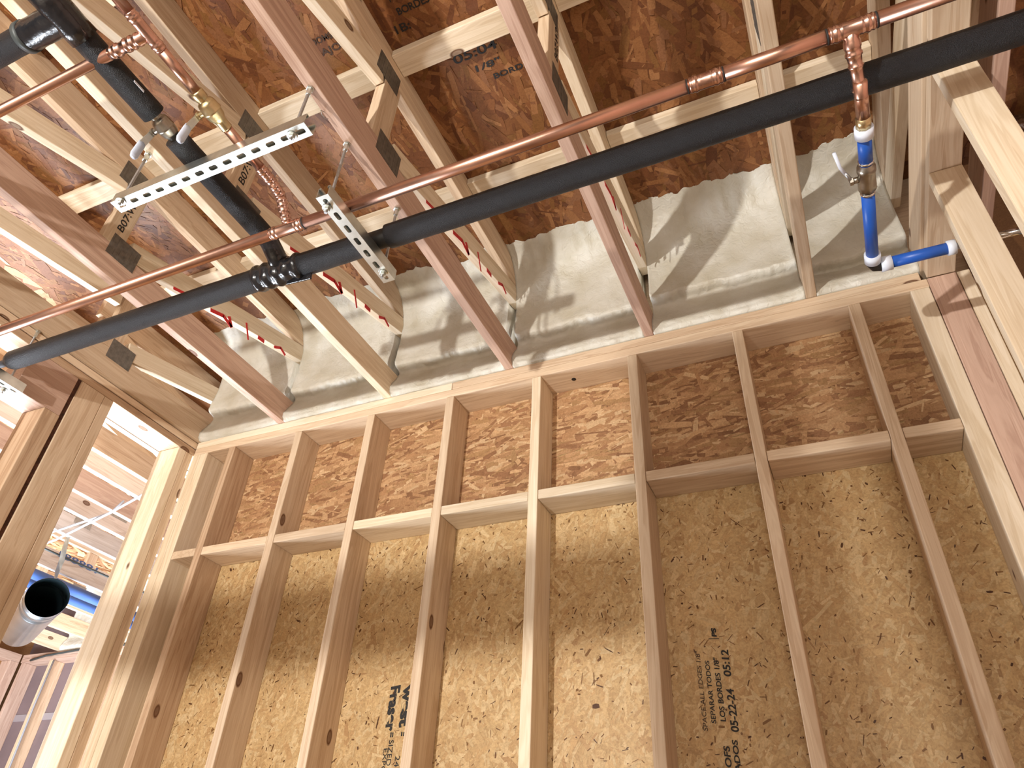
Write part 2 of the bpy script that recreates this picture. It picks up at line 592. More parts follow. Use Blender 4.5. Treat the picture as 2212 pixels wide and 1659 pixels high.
wall_text('05-22-24', 0.030, -0.331, 1.665, width=0.118, bold=0.0007)
wall_text('05:12', 0.030, -0.332, 1.818, width=0.078, bold=0.0007)
wall_text('LOS BORDES 1/8"', 0.021, -0.364, 1.694, width=0.182, bold=0.0004)
wall_text('SEPARAR TODOS', 0.019, -0.392, 1.690, width=0.178, bold=0.0002)
wall_text('SPACE ALL EDGES 1/8"', 0.019, -0.418, 1.671, width=0.228, mat='ink_soft')
wall_text('ROOFS', 0.024, -0.363, 1.530, width=0.100, bold=0.0005)
wall_text('TERMINADOS', 0.021, -0.339, 1.460, width=0.185, bold=0.0005)
wall_text('O', 0.026, -0.392, 1.555, width=0.020, bold=0.0005)
wall_text('|', 0.034, -0.362, 1.930, width=0.004, bold=0.0004)
wall_text('PS', 0.019, -0.361, 1.937, width=0.028, bold=0.001)
wall_text('west', 0.052, -1.474, 1.862, up=False, width=0.142, bold=0.0022, slant=-0.1)
wall_text('Fraser', 0.052, -1.528, 1.862, up=False, width=0.152, bold=0.0022, slant=-0.1)
wall_text('SIZED FOR', 0.026, -1.507, 1.682, up=False, width=0.150, slant=-0.05)
wall_text('EXPOSURE 1', 0.022, -1.524, 1.656, up=False, width=0.170, slant=-0.05)
wall_text('24', 0.026, -1.474, 1.632, up=False, width=0.034, slant=-0.05)
wall_text('=', 0.040, -1.470, 1.706, up=False, width=0.014, bold=0.001, name='printed_mark')
wall_text('==', 0.034, -1.512, 1.706, up=False, width=0.016, bold=0.001, name='printed_mark')

def deck_text(s, size, x, y, ang, mat='ink_soft', width=None):
    X = Vector((math.cos(ang), math.sin(ang), 0))
    N = Vector((0, 0, -1))
    Y = N.cross(X)
    mt = Matrix((X, Y, N)).transposed().to_4x4()
    mt.translation = (x, y, Z_DECK - 0.0030)
    return text_mesh('printed_text', s, size, M[mat], mt, ceiling, 0.05, width, 0.0006)
deck_text('BORDES 1/8"', 0.034, -0.96, -1.255, 0.0, 'ink', 0.19)
deck_text('TODOS LOS', 0.034, -0.97, -1.305, 0.0, 'ink', 0.16)
deck_text('1B:', 0.040, -1.00, -1.20, 0.0, 'ink', 0.06)
deck_text('05:04  1B', 0.046, -0.86, -1.02, 0.0, 'ink', 0.30)
deck_text('1/8"', 0.032, -0.80, -0.965, 0.0, 'ink', 0.10)
deck_text('BORDES', 0.028, -0.75, -0.915, 0.0, 'ink', 0.16)
deck_text('ROOMS', 0.030, -1.33, -1.28, 0.0, 'ink_soft', 0.11)
deck_text('BAJO', 0.034, -1.32, -1.235, 0.0, 'ink_soft', 0.11)
deck_text('ROOM 24 0C', 0.040, -0.42, -1.06, 0.0, 'ink', 0.32)

# ------------------------------------------------------------------ back wall framing
ORD = ['first', 'second', 'third', 'fourth', 'fifth', 'sixth', 'seventh', 'eighth']
look = ['honey', 'pine', 'pine', 'pine', 'pale', 'pine', 'pine', 'pine']
extra = ['beside the corner posts', 'between the two narrow left bays', 'left of the stamped brand name',
         'right of the stamped brand name', 'brightest, in the lit middle', 'left of the stamped date',
         'right of the stamped date', 'last before the right corner']
for k, x in enumerate(STUDS):
    o = board('wall_stud', x, x + .0381, 0.0, 0.1390, 0.0, Z_BOT - .0006, look[k])
    tag(o, 'vertical wall stud, %s from the left, %s' % (ORD[k], extra[k]), 'stud', 'studs of the back wall')
o = board('corner_stud', -2.8165, -2.770, 0.0, 0.1390, 0.0, Z_BOT - .0006, 'pale')
tag(o, 'left board of the doubled stud in the left corner', 'stud', 'studs of the back wall')
o = board('corner_stud', -2.7685, -2.722, 0.0, 0.1390, 0.0, Z_BOT - .0006, 'pale')
tag(o, 'right board of the doubled stud in the left corner', 'stud', 'studs of the back wall')
o = board('corner_stud', 0.461, 0.5205, 0.0, 0.1390, 0.0, Z_BOT - .0006, 'pale')
tag(o, 'thick cream post at the right end of the back wall', 'post', 'studs of the back wall')
edges = [-2.722] + [v for x in STUDS for v in (x, x + .0381)] + [0.461]
bl = ['narrow', 'second', 'third', 'fourth', 'fifth', 'sixth', 'seventh', 'eighth', 'last']
for k in range(9):
    a, b = edges[2 * k], edges[2 * k + 1]
    o = board('blocking', a + .001, b - .001, 0.001, 0.1388, 2.443, 2.481, 'pale' if k in (3, 4, 5) else 'pine')
    tag(o, 'horizontal block between studs, %s in the row from the left' % bl[k], 'blocking', 'blocks across the back wall studs')
o = board('top_plate', -2.8165, 0.5225, 0.0, 0.1395, Z_BOT, Z_MID - .0005, 'pine')
tag(o, 'lower long top plate resting on the back wall studs', 'plate')
o = board('top_plate', -2.8165, -1.342, 0.0, 0.1395, Z_MID, Z_TR - .0005, 'pale')
tag(o, 'upper top plate, left length, edged with spray foam', 'plate')
o = board('top_plate', -1.340, 0.506, 0.0, 0.1395, Z_MID, Z_TR - .0005, 'pine')
tag(o, 'upper top plate, right length, up to the right corner', 'plate')

# knot hole in the plate underside over bay six
hb = lathe_bm((0, 0, 0), (0, 0, 0.004), [(0, .009), (.003, .011)], 14)
bm_hole = bm_obj('knot_hole', hb, M['black_rubber'], bpy.data.objects['top_plate'], smooth=True)
bm_hole.location = Vector((-0.80, 0.070, Z_BOT - .0012)) - bpy.data.objects['top_plate'].location

# ------------------------------------------------------------------ floor trusses
def build_truss(x0, first=False):
    """open web floor truss, origin at the back wall end of its bottom chord (left face)"""
    r = empty('floor_truss', (x0, 0, Z_TR))
    T = .0381
    def b(name, y0, y1, z0, z1, key, ax=None):
        return board(name, x0, x0 + T, y0, y1, Z_TR + z0, Z_TR + z1, key, r, axis=ax)
    b('bottom_chord', -4.9, 0.118, 0.0006, 0.134, 'rose')
    b('top_chord', -4.9, 0.118, 0.473, 0.6112, 'pine')
    ys = 0.472 if first else 0.0
    b('vertical_web', -1.148 + ys, -1.059 + ys, 0.1345, 0.4725, 'pine', 2)
    b('vertical_web', -3.40, -3.311, 0.1345, 0.4725, 'pine', 2)
    xc = T / 2
    if first:
        slant_board('diagonal_web', (xc, -0.69, 0.408), (xc, -2.10, 0.215), .089, T * .98, 'pale', r)
        slant_board('diagonal_web', (xc, -0.55, 0.180), (xc, 0.075, 0.312), .089, T * .98, 'pale', r)
    else:
        slant_board('diagonal_web', (xc, -1.165, 0.445), (xc, -2.02, 0.182), .089, T * .98, 'pale', r)
        slant_board('diagonal_web', (xc, -1.02, 0.172), (xc, 0.045, 0.440), .089, T * .98, 'pale', r)
    slant_board('diagonal_web', (xc, -3.32, 0.445), (xc, -2.40, 0.172), .089, T * .98, 'pine', r)
    def plate(y0, y1, z0, z1, side):
        bm = bmesh.new()
        xs = x0 + (T + .0002 if side > 0 else -.0012)
        box_bm(xs, xs + .001, y0, y1, Z_TR + z0, Z_TR + z1, 0, bm)
        # rows of punched slots, as thin raised ribs
        n = 6
        for i in range(n):
            yy = y0 + (y1 - y0) * (i + .5) / n
            q = xs + (.001 if side > 0 else -.0008)
            box_bm(q, q + .0008, yy - .004, yy + .004, Z_TR + z0 + .004, Z_TR + z1 - .004, 0, bm)
        for v in bm.verts:
            v.co -= r.location
        return bm_obj('gang_plate', bm, M['plate'], r)
    for side in (1, -1):
        plate(-1.112 + ys, -.982 + ys, .086, .188, side)
        plate(-1.206 + ys, -1.077 + ys, .430, .530, side)
        plate(-2.10, -1.97, .086, .188, side)
    return r

def copy_tree(src, loc):
    r = src.copy()
    COL.objects.link(r)
    r.location = loc
    for ch in src.children:
        c = ch.copy()
        COL.objects.link(c)
        c.parent = r
    return r

T1 = build_truss(TRUSS_X[1])
trusses = [None] * len(TRUSS_X)
trusses[0] = build_truss(TRUSS_X[0], True)
trusses[1] = T1
for i, x in enumerate(TRUSS_X):
    if i > 1:
        trusses[i] = copy_tree(T1, (x, 0, Z_TR))
tl = ['leftmost open web truss of this room, resting over the left wall opening',
      'reddish open web truss, second from the left, with B07:W3 on its upright web',
      'pale open web truss left of the black branch pipe, holding the left hanger rod',
      'open web truss in the middle, with three hanger rods screwed into its underside',
      'open web truss right of the middle, crossed by the copper coupling side of the pipes',
      'open web truss seen straight from below, left of the blue pipe',
      'open web truss along the right wall, above its top plate',
      'outermost open web truss beyond the right wall, partly hidden by the foreground studs']
for t, l in zip(trusses, tl):
    tag(t, l, 'truss', 'floor trusses of this room')
# give some chords their own look (materials on the object, meshes stay shared)
def recolor(t, part, key):
    for ch in t.children:
        if ch.name.split('.')[0] == part:
            ax = 2 if part == 'vertical_web' else (0 if part == 'diagonal_web' else 1)
            ch.material_slots[0].link = 'OBJECT'
            ch.material_slots[0].material = M[key, ax]
recolor(trusses[0], 'bottom_chord', 'pine')
recolor(trusses[2], 'bottom_chord', 'pale')
recolor(trusses[5], 'bottom_chord', 'pine')
recolor(trusses[6], 'bottom_chord', 'pine')
recolor(trusses[7], 'bottom_chord', 'rose')
recolor(trusses[4], 'top_chord', 'pale')

def truss_text(t, s, y, z, size, width):
    X, N = Vector((0, 0, 1)), Vector((1, 0, 0))
    Y = N.cross(X)
    mt = Matrix((X, Y, N)).transposed().to_4x4()
    mt.translation = (t.location.x + .0381 + .0006, y, z)
    return text_mesh('stamped_code', s, size, M['ink'], mt, t, 0, width, 0.0003)
truss_text(trusses[1], 'B07:W3', -1.088, 3.300, 0.040, 0.185)
truss_text(trusses[2], 'B07:W3', -1.088, 3.300, 0.040, 0.185)
truss_text(trusses[4], 'B07:W3', -1.072, 3.330, 0.036, 0.185)

def crayon(t, pts, w=0.014):
    """red crayon stroke on the right face of a web, pts = (y, z)"""
    side = .0381 + .0009
    bm = bmesh.new()
    for (a, b) in zip(pts, pts[1:]):
        a, b = Vector((0, a[0], a[1])), Vector((0, b[0], b[1]))
        d = (b - a).normalized() * .002
        n = Vector((0, -d.z, d.y)).normalized() * w / 2
        lo = [bm.verts.new(p + Vector((side - .0009, 0, -Z_TR))) for p in (a - d - n, b + d - n, b + d + n, a - d + n)]
        hi = [bm.verts.new(v.co + Vector((.0011, 0, 0))) for v in lo]
        bm.faces.new(hi)
        for i in range(4):
            bm.faces.new((lo[i], lo[(i + 1) % 4], hi[(i + 1) % 4], hi[i]))
    bmesh.ops.recalc_face_normals(bm, faces=bm.faces)
    return bm_obj('red_crayon_mark', bm, M['red'], t)
for t, sh in ((trusses[2], 0), (trusses[3], 0.0), (trusses[4], 0.0), (trusses[1], 0)):
    crayon(t, [(-.80, 3.262), (-.73, 3.285), (-.69, 3.262)])
    crayon(t, [(-.60, 3.31), (-.53, 3.335), (-.47, 3.318), (-.50, 3.355)], .018)
    crayon(t, [(-.31, 3.385), (-.27, 3.39)], .02)
    crayon(t, [(-.20, 3.41), (-.16, 3.435), (-.12, 3.42)], .014)
    crayon(t, [(-.40, 3.40), (-.36, 3.33)], .010)

# flat blocks under the subfloor between top chords
bays = [(TRUSS_X[i] + .0381, TRUSS_X[i + 1]) for i in range(6)]
row = {-1.764: 'row nearest the camera', -1.154: 'middle row', -0.552: 'row nearest the back wall'}
bayn = ['first bay from the left', 'second bay', 'third bay', 'fourth bay', 'fifth bay', 'sixth bay']
for y in (-1.764, -1.154, -0.552):
    for k, (a, b) in enumerate(bays):
        o = board('deck_block', a + .001, b - .001, y, y + .089, 3.6600, 3.6970, 'pale')
        tag(o, 'flat block under the floor deck, %s, %s' % (bayn[k], row[y]), 'blocking', 'flat blocks between truss tops')

# rim board behind the foam
o = board('rim_board', -2.85, 0.80, 0.119, 0.139, Z_TR + .001, Z_DECK - .001, 'pine')
tag(o, 'rim board closing the truss ends above the back wall, coated with foam', 'board')

# ------------------------------------------------------------------ spray foam, one body per truss bay
def foam_bay(a, b, seed, yoff=0.0, lip=0.0):
    """profile runs from the plate up over a ragged lip to a feathered edge on the subfloor"""
    prof = [(0.006, 3.090), (-0.006, 3.105), (-0.008, 3.13), (0.004, 3.16), (0.022, 3.19), (0.036, 3.215), (0.044, 3.24),
            (0.036, 3.254), (0.010, 3.259), (0.000, 3.266), (-0.004, 3.280), (-0.001, 3.31), (0.004, 3.35), (0.008, 3.40),
            (0.008, 3.46), (0.004, 3.52), (-0.010, 3.57), (-0.030, 3.615), (-0.060, 3.65), (-0.098, 3.678), (-0.150, 3.6955), (-0.165, 3.699)]
    # refine the profile
    pr = []
    for (p, q) in zip(prof, prof[1:]):
        for s in range(3):
            pr.append((p[0] + (q[0] - p[0]) * s / 3, p[1] + (q[1] - p[1]) * s / 3))
    pr.append(prof[-1])
    n = max(10, int((b - a) / 0.008))
    bm = bmesh.new()
    grid = []
    for i in range(n + 1):
        x = a + (b - a) * i / n
        e = min(x - a, b - x)
        side = 0.016 * math.exp(-e / 0.020)          # climbs up the truss sides
        colv = []
        for (y, z) in pr:
            q = Vector((x * 5.0 + seed, y * 5, z * 5))
            q2 = Vector((x * 22 + seed, y * 22, z * 22))
            q3 = Vector((x * 70 + seed, y * 60, z * 60))
            lipw = math.exp(-((z - 3.262) / 0.03) ** 2)
            dy = 0.008 * noise.noise(q * .7) + 0.0035 * noise.noise(q2) + 0.0012 * noise.noise(q3) - side * min(1, (3.70 - z) / .1)
            dz = lipw * (0.016 * noise.noise(Vector((x * 9 + seed, 3, 1))) + 0.010 * noise.noise(Vector((x * 42 + seed, 7, 2))) + lip)
            if z > 3.60:
                k = (z - 3.60) / .1
                dy += k * (0.05 * noise.noise(Vector((x * 4 + seed, 1, 9))) + 0.02 * noise.noise(Vector((x * 26 + seed, 5, 9))))
                dz *= 0
            if z < 3.11:
                dy -= 0.010 * max(0, noise.noise(Vector((x * 18 + seed, 0, 4))))
            zz = min(z + dz, 3.6992)
            colv.append(bm.verts.new((x, y + dy + yoff, zz)))
        grid.append(colv)
    for i in range(n):
        for j in range(len(pr) - 1):
            bm.faces.new((grid[i][j], grid[i + 1][j], grid[i + 1][j + 1], grid[i][j + 1]))
    # back faces so the foam is a solid body against the rim board
    back = 0.1185 + yoff
    tb = [bm.verts.new((a + (b - a) * i / n, back, 3.699)) for i in range(n + 1)]
    bb = [bm.verts.new((a + (b - a) * i / n, back, 3.090)) for i in range(n + 1)]
    for i in range(n):
        bm.faces.new((grid[i][-1], grid[i + 1][-1], tb[i + 1], tb[i]))
        bm.faces.new((tb[i], tb[i + 1], bb[i + 1], bb[i]))
        bm.faces.new((bb[i], bb[i + 1], grid[i + 1][0], grid[i][0]))
    bm.faces.new([grid[0][j] for j in range(len(pr))] + [tb[0], bb[0]])
    bm.faces.new([grid[n][j] for j in reversed(range(len(pr)))] + [bb[n], tb[n]])
    bmesh.ops.recalc_face_normals(bm, faces=bm.faces)
    return bm_obj('spray_foam', bm, M['foam'], smooth=True)
fl = ['shaded cream spray foam at the left end above the corner posts',
      'spray foam body behind the reddish truss end, small lit patches, second bay',
      'white spray foam with one big bright lit patch, third bay, left of the middle truss',
      'spray foam with dappled window-shaped light patches, fourth bay, middle',
      'spray foam in grey shade with a faint tall light patch, fifth bay',
      'yellowish rough spray foam behind the blue pipe']
for k, (a, b) in enumerate(bays):
    o = foam_bay(a + .0005, b - .0005, 3.7 * k + 1.3, lip=[0, 0, .0, 0.004, 0.02, -0.02][k])
    tag(o, fl[k], 'insulation', 'spray foam in the truss bays')

# ------------------------------------------------------------------ left wall with its opening
XW = -2.820
def left(name, y0, y1, z0, z1, key, label, cat='stud', x0=-2.9597, x1=XW, axis=None, group='framing of the left wall'):
    o = board(name, x0, x1, y0, y1, z0, z1, key, axis=axis)
    return tag(o, label, cat, group)
left('top_plate', -4.9, 0.139, Z_MID + .002, Z_TR - .003, 'pine', 'upper plate over the left wall opening, under the leftmost truss', 'plate')
left('top_plate', -4.9, 0.139, Z_BOT, Z_MID - .003, 'honey', 'lower plate over the left wall opening, with a dark gap above it', 'plate')
left('jamb_stud', -0.0935, -0.048, 0.0, Z_BOT - .001, 'pale', 'pale stud edging the right side of the left opening')
left('jamb_stud', -0.0470, -0.0015, 0.0, Z_BOT - .001, 'pine', 'tan stud squeezed between the opening and the corner posts')
left('post_ply', -0.5480, -0.5000, 0.0, Z_BOT - .001, 'pine', 'narrow right ply of the thick post at the left opening')
left('post_ply', -0.6700, -0.5490, 0.0, Z_BOT - .001, 'pine', 'wide middle ply of the thick post, with a round knot')
left('post_ply', -0.7600, -0.6880, 0.0, 2.812, 'honey', 'orange left ply of the thick post, under the short header')
# bark edge between the plies
bm = box_bm(-2.955, -2.8255, -0.6875, -0.6705, 0.0, Z_BOT - .002, 0)
o = bm_obj('bark_strip', bm, simple('bark', srgb(74, 44, 30), 0.9, 0, 0.5, 45, 0.8))
tag(o, 'dark rough bark edge between the plies of the thick post', 'bark', 'framing of the left wall')
left('short_header', -0.9000, -0.6890, 2.8125, Z_BOT - .001, 'rose', 'short header block left of the thick post with a white lit bottom edge', 'board', axis=1)
left('post_ply', -1.2500, -1.0600, 0.0, 2.80, 'pine', 'stud at the far left image edge beneath the strut', x1=-2.83)

# ------------------------------------------------------------------ right partition
o = board('partition_plate', 0.5230, 0.6119, -4.9, -0.0005, Z_MID + .0005, Z_TR - .0006, 'pine')
tag(o, 'top plate of the right partition running toward the camera under the truss', 'plate')
o = board('partition_stud', 0.5230, 0.6119, -0.0005, 0.0380, 0.0, Z_MID - .0005, 'rose')
tag(o, 'pinkish flat stud in the right corner with flame grain, below the plate', 'stud', 'studs of the right partition')
o = board('partition_stud', 0.6145, 0.6526, 0.0, 0.1380, 0.0, Z_MID - .0005, 'pale')
tag(o, 'narrow stud edge to the right of the pinkish corner stud', 'stud', 'studs of the right partition')
o = board('partition_stud', 0.5230, 0.6119, -0.4700, -0.4320, 0.0, Z_MID - .0005, 'pale')
tag(o, 'bright foreground stud on the right with a split, lower of two', 'stud', 'studs of the right partition')
o = board('partition_stud', 0.5230, 0.6119, -0.8500, -0.8120, 0.0, Z_MID - .0005, 'pale')
tag(o, 'bright foreground stud in the top right corner with swirling grain', 'stud', 'studs of the right partition')

wall_right = board('wall_right', 1.30, 1.312, -2.6, 0.14, 0.0, 3.69, 'rose', axis=2)
struct(wall_right)
o = board('backing_stud', 0.80, 0.838, -0.34, -0.20, 0.0, 3.05, 'honey')
tag(o, 'brown stud seen between the two bright foreground studs', 'stud', 'studs beyond the partition')
o = board('backing_stud', 0.90, 0.938, -0.62, -0.48, 0.0, 3.05, 'rose')
tag(o, 'brown stud beyond the top right foreground stud', 'stud', 'studs beyond the partition')

# foil duct and threaded pipe behind the partition
r = empty('foil_duct', (0.98, 0.02, 2.5))
pts = line_pts((0.98, 0.02, 2.2), (0.98, 0.02, 3.66), 60)
bm_obj('duct_body', tube_bm(rel(r, pts), lambda i: 0.095 + 0.004 * math.sin(i * 2.1), 28, wob=0.12), M['foil'], r, smooth=True)
tag(r, 'crinkled silver foil duct glimpsed behind the right partition studs', 'duct')

# ------------------------------------------------------------------ pipes
RC = 0.0175
YC, ZC = -1.143, 2.844
def press_joint(name, a, b, r, parent, mat='copper_press', n=2):
    """press sleeve: two raised beads at each open end"""
    a, b = Vector(a), Vector(b)
    L = (b - a).length
    P = [(0, r + .0012), (.003, r + .0022), (.006, r + .0012), (.009, r + .0012), (.012, r + .0030), (.016, r + .0032), (.019, r + .0014), (.024, r + .0012), (.026, r + .002), (.029, r + .0012)]
    prof = P + [(L - t, q) for t, q in reversed(P)]
    return lathe(name, a, b, prof, M[mat], parent)
def ring(name, a, b, r, mat, parent):
    return pipe(name, a, b, r, mat, parent)

r = empty('copper_water_pipe', (-1.2, YC, ZC))
tag(r, 'long horizontal copper main pipe running beside the black insulated main', 'pipe')
pipe('pipe_length', (-4.2, YC, ZC), (-1.325, YC, ZC), RC, M['copper'], r)
pipe('pipe_length', (-1.235, YC, ZC), (-0.04, YC, ZC), RC, M['copper'], r)
pipe('pipe_length', (-0.005, YC, ZC), (0.27, YC, ZC), RC, M['copper'], r)
pipe('pipe_length', (0.338, YC, ZC), (1.25, YC, ZC), RC, M['copper'], r)
press_joint('coupling', (-0.062, YC, ZC), (0.016, YC, ZC), RC, r)
ring('depth_mark', (0.0175, YC, ZC), (0.0205, YC, ZC), RC + .0006, M['ink'], r)
ring('depth_mark', (-0.068, YC, ZC), (-0.065, YC, ZC), RC + .0006, M['ink'], r)
t = press_joint('tee_fitting', (-1.340, YC, ZC), (-1.220, YC, ZC), RC, r)
ring('depth_mark', (-1.2185, YC, ZC), (-1.2145, YC, ZC), RC + .0006, M['ink'], r)
t2 = press_joint('tee_fitting', (0.256, YC, ZC), (0.350, YC, ZC), RC, r)
ring('depth_mark', (0.2495, YC, ZC), (0.2535, YC, ZC), RC + .0006, M['ink'], r)
ring('depth_mark', (0.3525, YC, ZC), (0.3565, YC, ZC), RC + .0006, M['ink'], r)

# copper branch toward the camera
XB, ZB = -1.265, 2.918
RB = 0.0142
r = empty('copper_branch_pipe', (XB, -1.5, ZB))
tag(r, 'thinner copper branch rising from the main, with a brass valve, running toward the camera', 'pipe')
def cbar(p, q, rr=RB, name='pipe_length', mat='copper'):
    return pipe(name, p, q, rr, M[mat], r)
# riser in short fittings: tee outlet, elbow, nipple, elbow
RP = [(XB - .012, YC - .004, ZC + .010), (XB - .010, -1.178, ZC + .036), (XB - .004, -1.215, ZB - .006), (XB, -1.262, ZB)]
bm = tube_bm([Vector(p) - r.location for p in RP], lambda i: RB + .001, 24)
bm_obj('riser', bm, M['copper_press'], r, smooth=True)
for a, b in ((RP[0], RP[1]), (RP[1], RP[2]), (RP[2], RP[3])):
    a, b = Vector(a), Vector(b)
    L = (b - a).length
    P = []
    for k in range(3):
        t0 = L * (k + .3) / 3.2
        P += [(t0 - .003, RB + .0010), (t0 - .0012, RB + .0026), (t0 + .0012, RB + .0026), (t0 + .003, RB + .0010)]
    lathe('press_bead', a, b, [(0.0, RB + .001)] + P + [(L, RB + .001)], M['copper_press'], r)
press_joint('elbow_sleeve', (XB, -1.262, ZB), (XB, -1.318, ZB), RB, r)
cbar((XB, -1.318, ZB), (XB, -1.455, ZB))
cbar((XB, -1.575, ZB), (XB, -1.70, ZB))
cbar((XB, -1.80, ZB), (XB, -3.6, ZB))
press_joint('tee_fitting', (XB, -1.695, ZB), (XB, -1.800, ZB), RB, r)
YS = -1.738
lathe('tee_outlet', (XB, YS, ZB), (XB - .13, YS, ZB),
      [(0, RB + .001), (.028, RB + .001), (.030, RB + .003), (.036, RB + .003), (.038, RB + .001), (.048, RB + .001), (.05, RB + .0034), (.056, RB + .0034),
       (.058, RB + .001), (.066, RB + .0015), (.068, RB + .0034), (.074, RB + .0034), (.076, RB + .001), (.098, RB), (.100, RB + .003), (.105, RB + .003), (.107, RB + .0015),
       (.114, RB + .0015), (.116, RB + .003), (.121, RB + .003), (.123, RB + .001), (.13, RB)], M['copper_press'], r)
cbar((XB - .12, YS, ZB), (-4.0, YS, ZB), .0142)

def ball_valve(root, c, ax, body_mat, stem_dir, lever_dir, L=0.105, rb=RB, name='valve_body', lever_out=0.03, sticker=True):
    """body along ax, stem along stem_dir, lever along lever_dir"""
    c, ax, sd, ld = Vector(c), Vector(ax).normalized(), Vector(stem_dir).normalized(), Vector(lever_dir).normalized()
    k = rb / .0142
    prof = [(0, .0172), (.004, .0185), (.024, .0180), (.026, .0165), (.030, .0165), (.034, .0225), (.040, .0250), (.058, .0262), (.060, .0275), (.064, .0275), (.066, .0258),
            (.082, .0235), (.090, .018), (.096, .0160), (.118, .0160), (.120, .0165)]
    prof = [(t * k, q * k) for t, q in prof]
    v = lathe(name, c - ax * .060 * k, c + ax * .060 * k, prof, M[body_mat], root)
    def part(nm, pp, rr, mt):
        bm = tube_bm([p - v.location - root.location for p in pp], rr, 18)
        return bm_obj(nm, bm, M[mt], v, smooth=False)
    s0 = c + sd * .022 * k
    part('valve_stem', [s0, s0 + sd * .022], .0085, body_mat)
    part('stem_nut', [s0 + sd * .018, s0 + sd * .026], .0105, body_mat)
    # lever strap
    bmv = bmesh.new()
    path = [s0 + sd * .024 - ld * .008, s0 + sd * .026 + ld * .012, s0 + sd * (.024 + lever_out * .6) + ld * .030, s0 + sd * (.024 + lever_out) + ld * .048,
            s0 + sd * (.026 + lever_out) + ld * L]
    wdir = ax if abs(ax.dot(ld)) < .5 else sd.cross(ld).normalized()
    nn = len(path)
    quads = []
    for i, p in enumerate(path):
        wv = wdir * (.0085 if i < 2 else .0095)
        if i == 0:
            d = path[1] - p
        elif i == nn - 1:
            d = p - path[i - 1]
        else:
            d = path[i + 1] - path[i - 1]
        th = wdir.cross(d.normalized()).normalized() * .0016
        quads.append([bmv.verts.new(q - v.location - root.location) for q in (p - wv - th, p + wv - th, p + wv + th, p - wv + th)])
    for a, b in zip(quads, quads[1:]):
        for i in range(4):
            bmv.faces.new((a[i], a[(i + 1) % 4], b[(i + 1) % 4], b[i]))
    bmv.faces.new(quads[0]); bmv.faces.new(quads[-1])
    bmesh.ops.recalc_face_normals(bmv, faces=bmv.faces)
    h = bm_obj('lever_strap', bmv, M['zinc'], v)
    # vinyl grip
    bmg = bmesh.new()
    gp = [path[3] - ld * .012, path[3] + ld * .004, path[4] - ld * .006, path[4] + ld * .004]
    gw = [.0105, .0120, .0125, .0085]
    quads = []
    for i, (p, wv) in enumerate(zip(gp, gw)):
        ring_ = []
        th = wdir.cross(ld).normalized()
        for q in range(12):
            a = 2 * PI * q / 12
            ring_.append(bmg.verts.new(p + wdir * wv * math.cos(a) + th * .0052 * math.sin(a) - v.location - root.location))
        quads.append(ring_)
    for a, b in zip(quads, quads[1:]):
        for i in range(12):
            bmg.faces.new((a[i], a[(i + 1) % 12], b[(i + 1) % 12], b[i]))
    bmg.faces.new(list(reversed(quads[0]))); bmg.faces.new(quads[-1])
    bmesh.ops.recalc_face_normals(bmg, faces=bmg.faces)
    bm_obj('lever_grip', bmg, M['handle'], v, smooth=True)
    return v
ball_valve(r, (XB, -1.515, ZB), (0, 1, 0), 'brass', (-1, 0, 0), (-0.08, 0.0, -1), L=.098, lever_out=.018)

# black insulated main
YI, ZI, RI = -0.988, 2.8645, 0.0380
r = empty('insulated_main_pipe', (-1.2, YI, ZI))
tag(r, 'long black foam-insulated main pipe crossing the whole picture', 'pipe')
pipe('foam_sleeve', (-1.018, YI, ZI), (1.28, YI, ZI), RI, M['foam_black'], r, 40, 90, .02)
pipe('foam_sleeve', (-1.395, YI, ZI), (-1.100, YI, ZI), RI, M['foam_black'], r, 40, 14, .02)
pts = line_pts((-2.760, YI, ZI), (-1.40, YI, ZI), 60)
bm = tube_bm(rel(r, pts), lambda i: RI * (0.80 if i == 0 else 1.0), 40, wob=.02)
bm_obj('foam_sleeve', bm, M['foam_black'], r, smooth=True)
pipe('bare_pipe', (-2.85, YI, ZI), (-1.30, YI, ZI), .0143, M['steel_paint'], r)
pipe('bare_pipe', (-1.13, YI, ZI), (-0.98, YI, ZI), .030, M['black_rubber'], r)
bm = tube_bm(rel(r, line_pts((-1.530, YI, ZI), (-1.345, YI - .0, ZI), 22)), lambda i: RI + .004 + .003 * math.sin(i * 1.3), 36, wob=.14, seed=4)
bm_obj('tape_wrap', bm, M['tape_black'], r, smooth=True)
# ragged tape flap under the tee
bm = box_bm(-.05, .05, -.004, .004, -.012, .012, .002)
o = bm_obj('tape_flap', bm, M['tape_black'], r)
o.location = Vector((-1.365, YI + .020, ZI - .036)) - r.location
o.rotation_euler = (0.3, 0.1, 0)

# black insulated branch
XI, ZJ, RJ = -1.440, 2.9365, 0.0335
r = empty('insulated_branch_pipe', (XI, -1.5, ZJ))
tag(r, 'black foam-insulated branch pipe teeing off the black main toward the camera, with a valve', 'pipe')
def jn(a, b, name='foam_sleeve', rr=RJ, mat='foam_black', wob=.03):
    return pipe(name, a, b, rr, M[mat], r, 36, max(2, int((Vector(a) - Vector(b)).length / .03)), wob)
jn((XI, -1.085, ZJ), (XI, -1.478, ZJ))
jn((XI, -1.560, ZJ), (XI, -3.8, ZJ))
bm = tube_bm(rel(r, [(-1.428, YI, ZI), (-1.428, -1.03, ZI + .03), (-1.433, -1.07, ZJ - .012), (XI, -1.12, ZJ)]), lambda i: RJ - .001 * i, 32, wob=.1)
bm_obj('taped_riser', bm, M['tape_black'], r, smooth=True)
jn((XI, -1.79, ZJ), (XI, -1.92, ZJ), 'tape_wrap', RJ + .005, 'tape_black', .12)
YT = -1.850
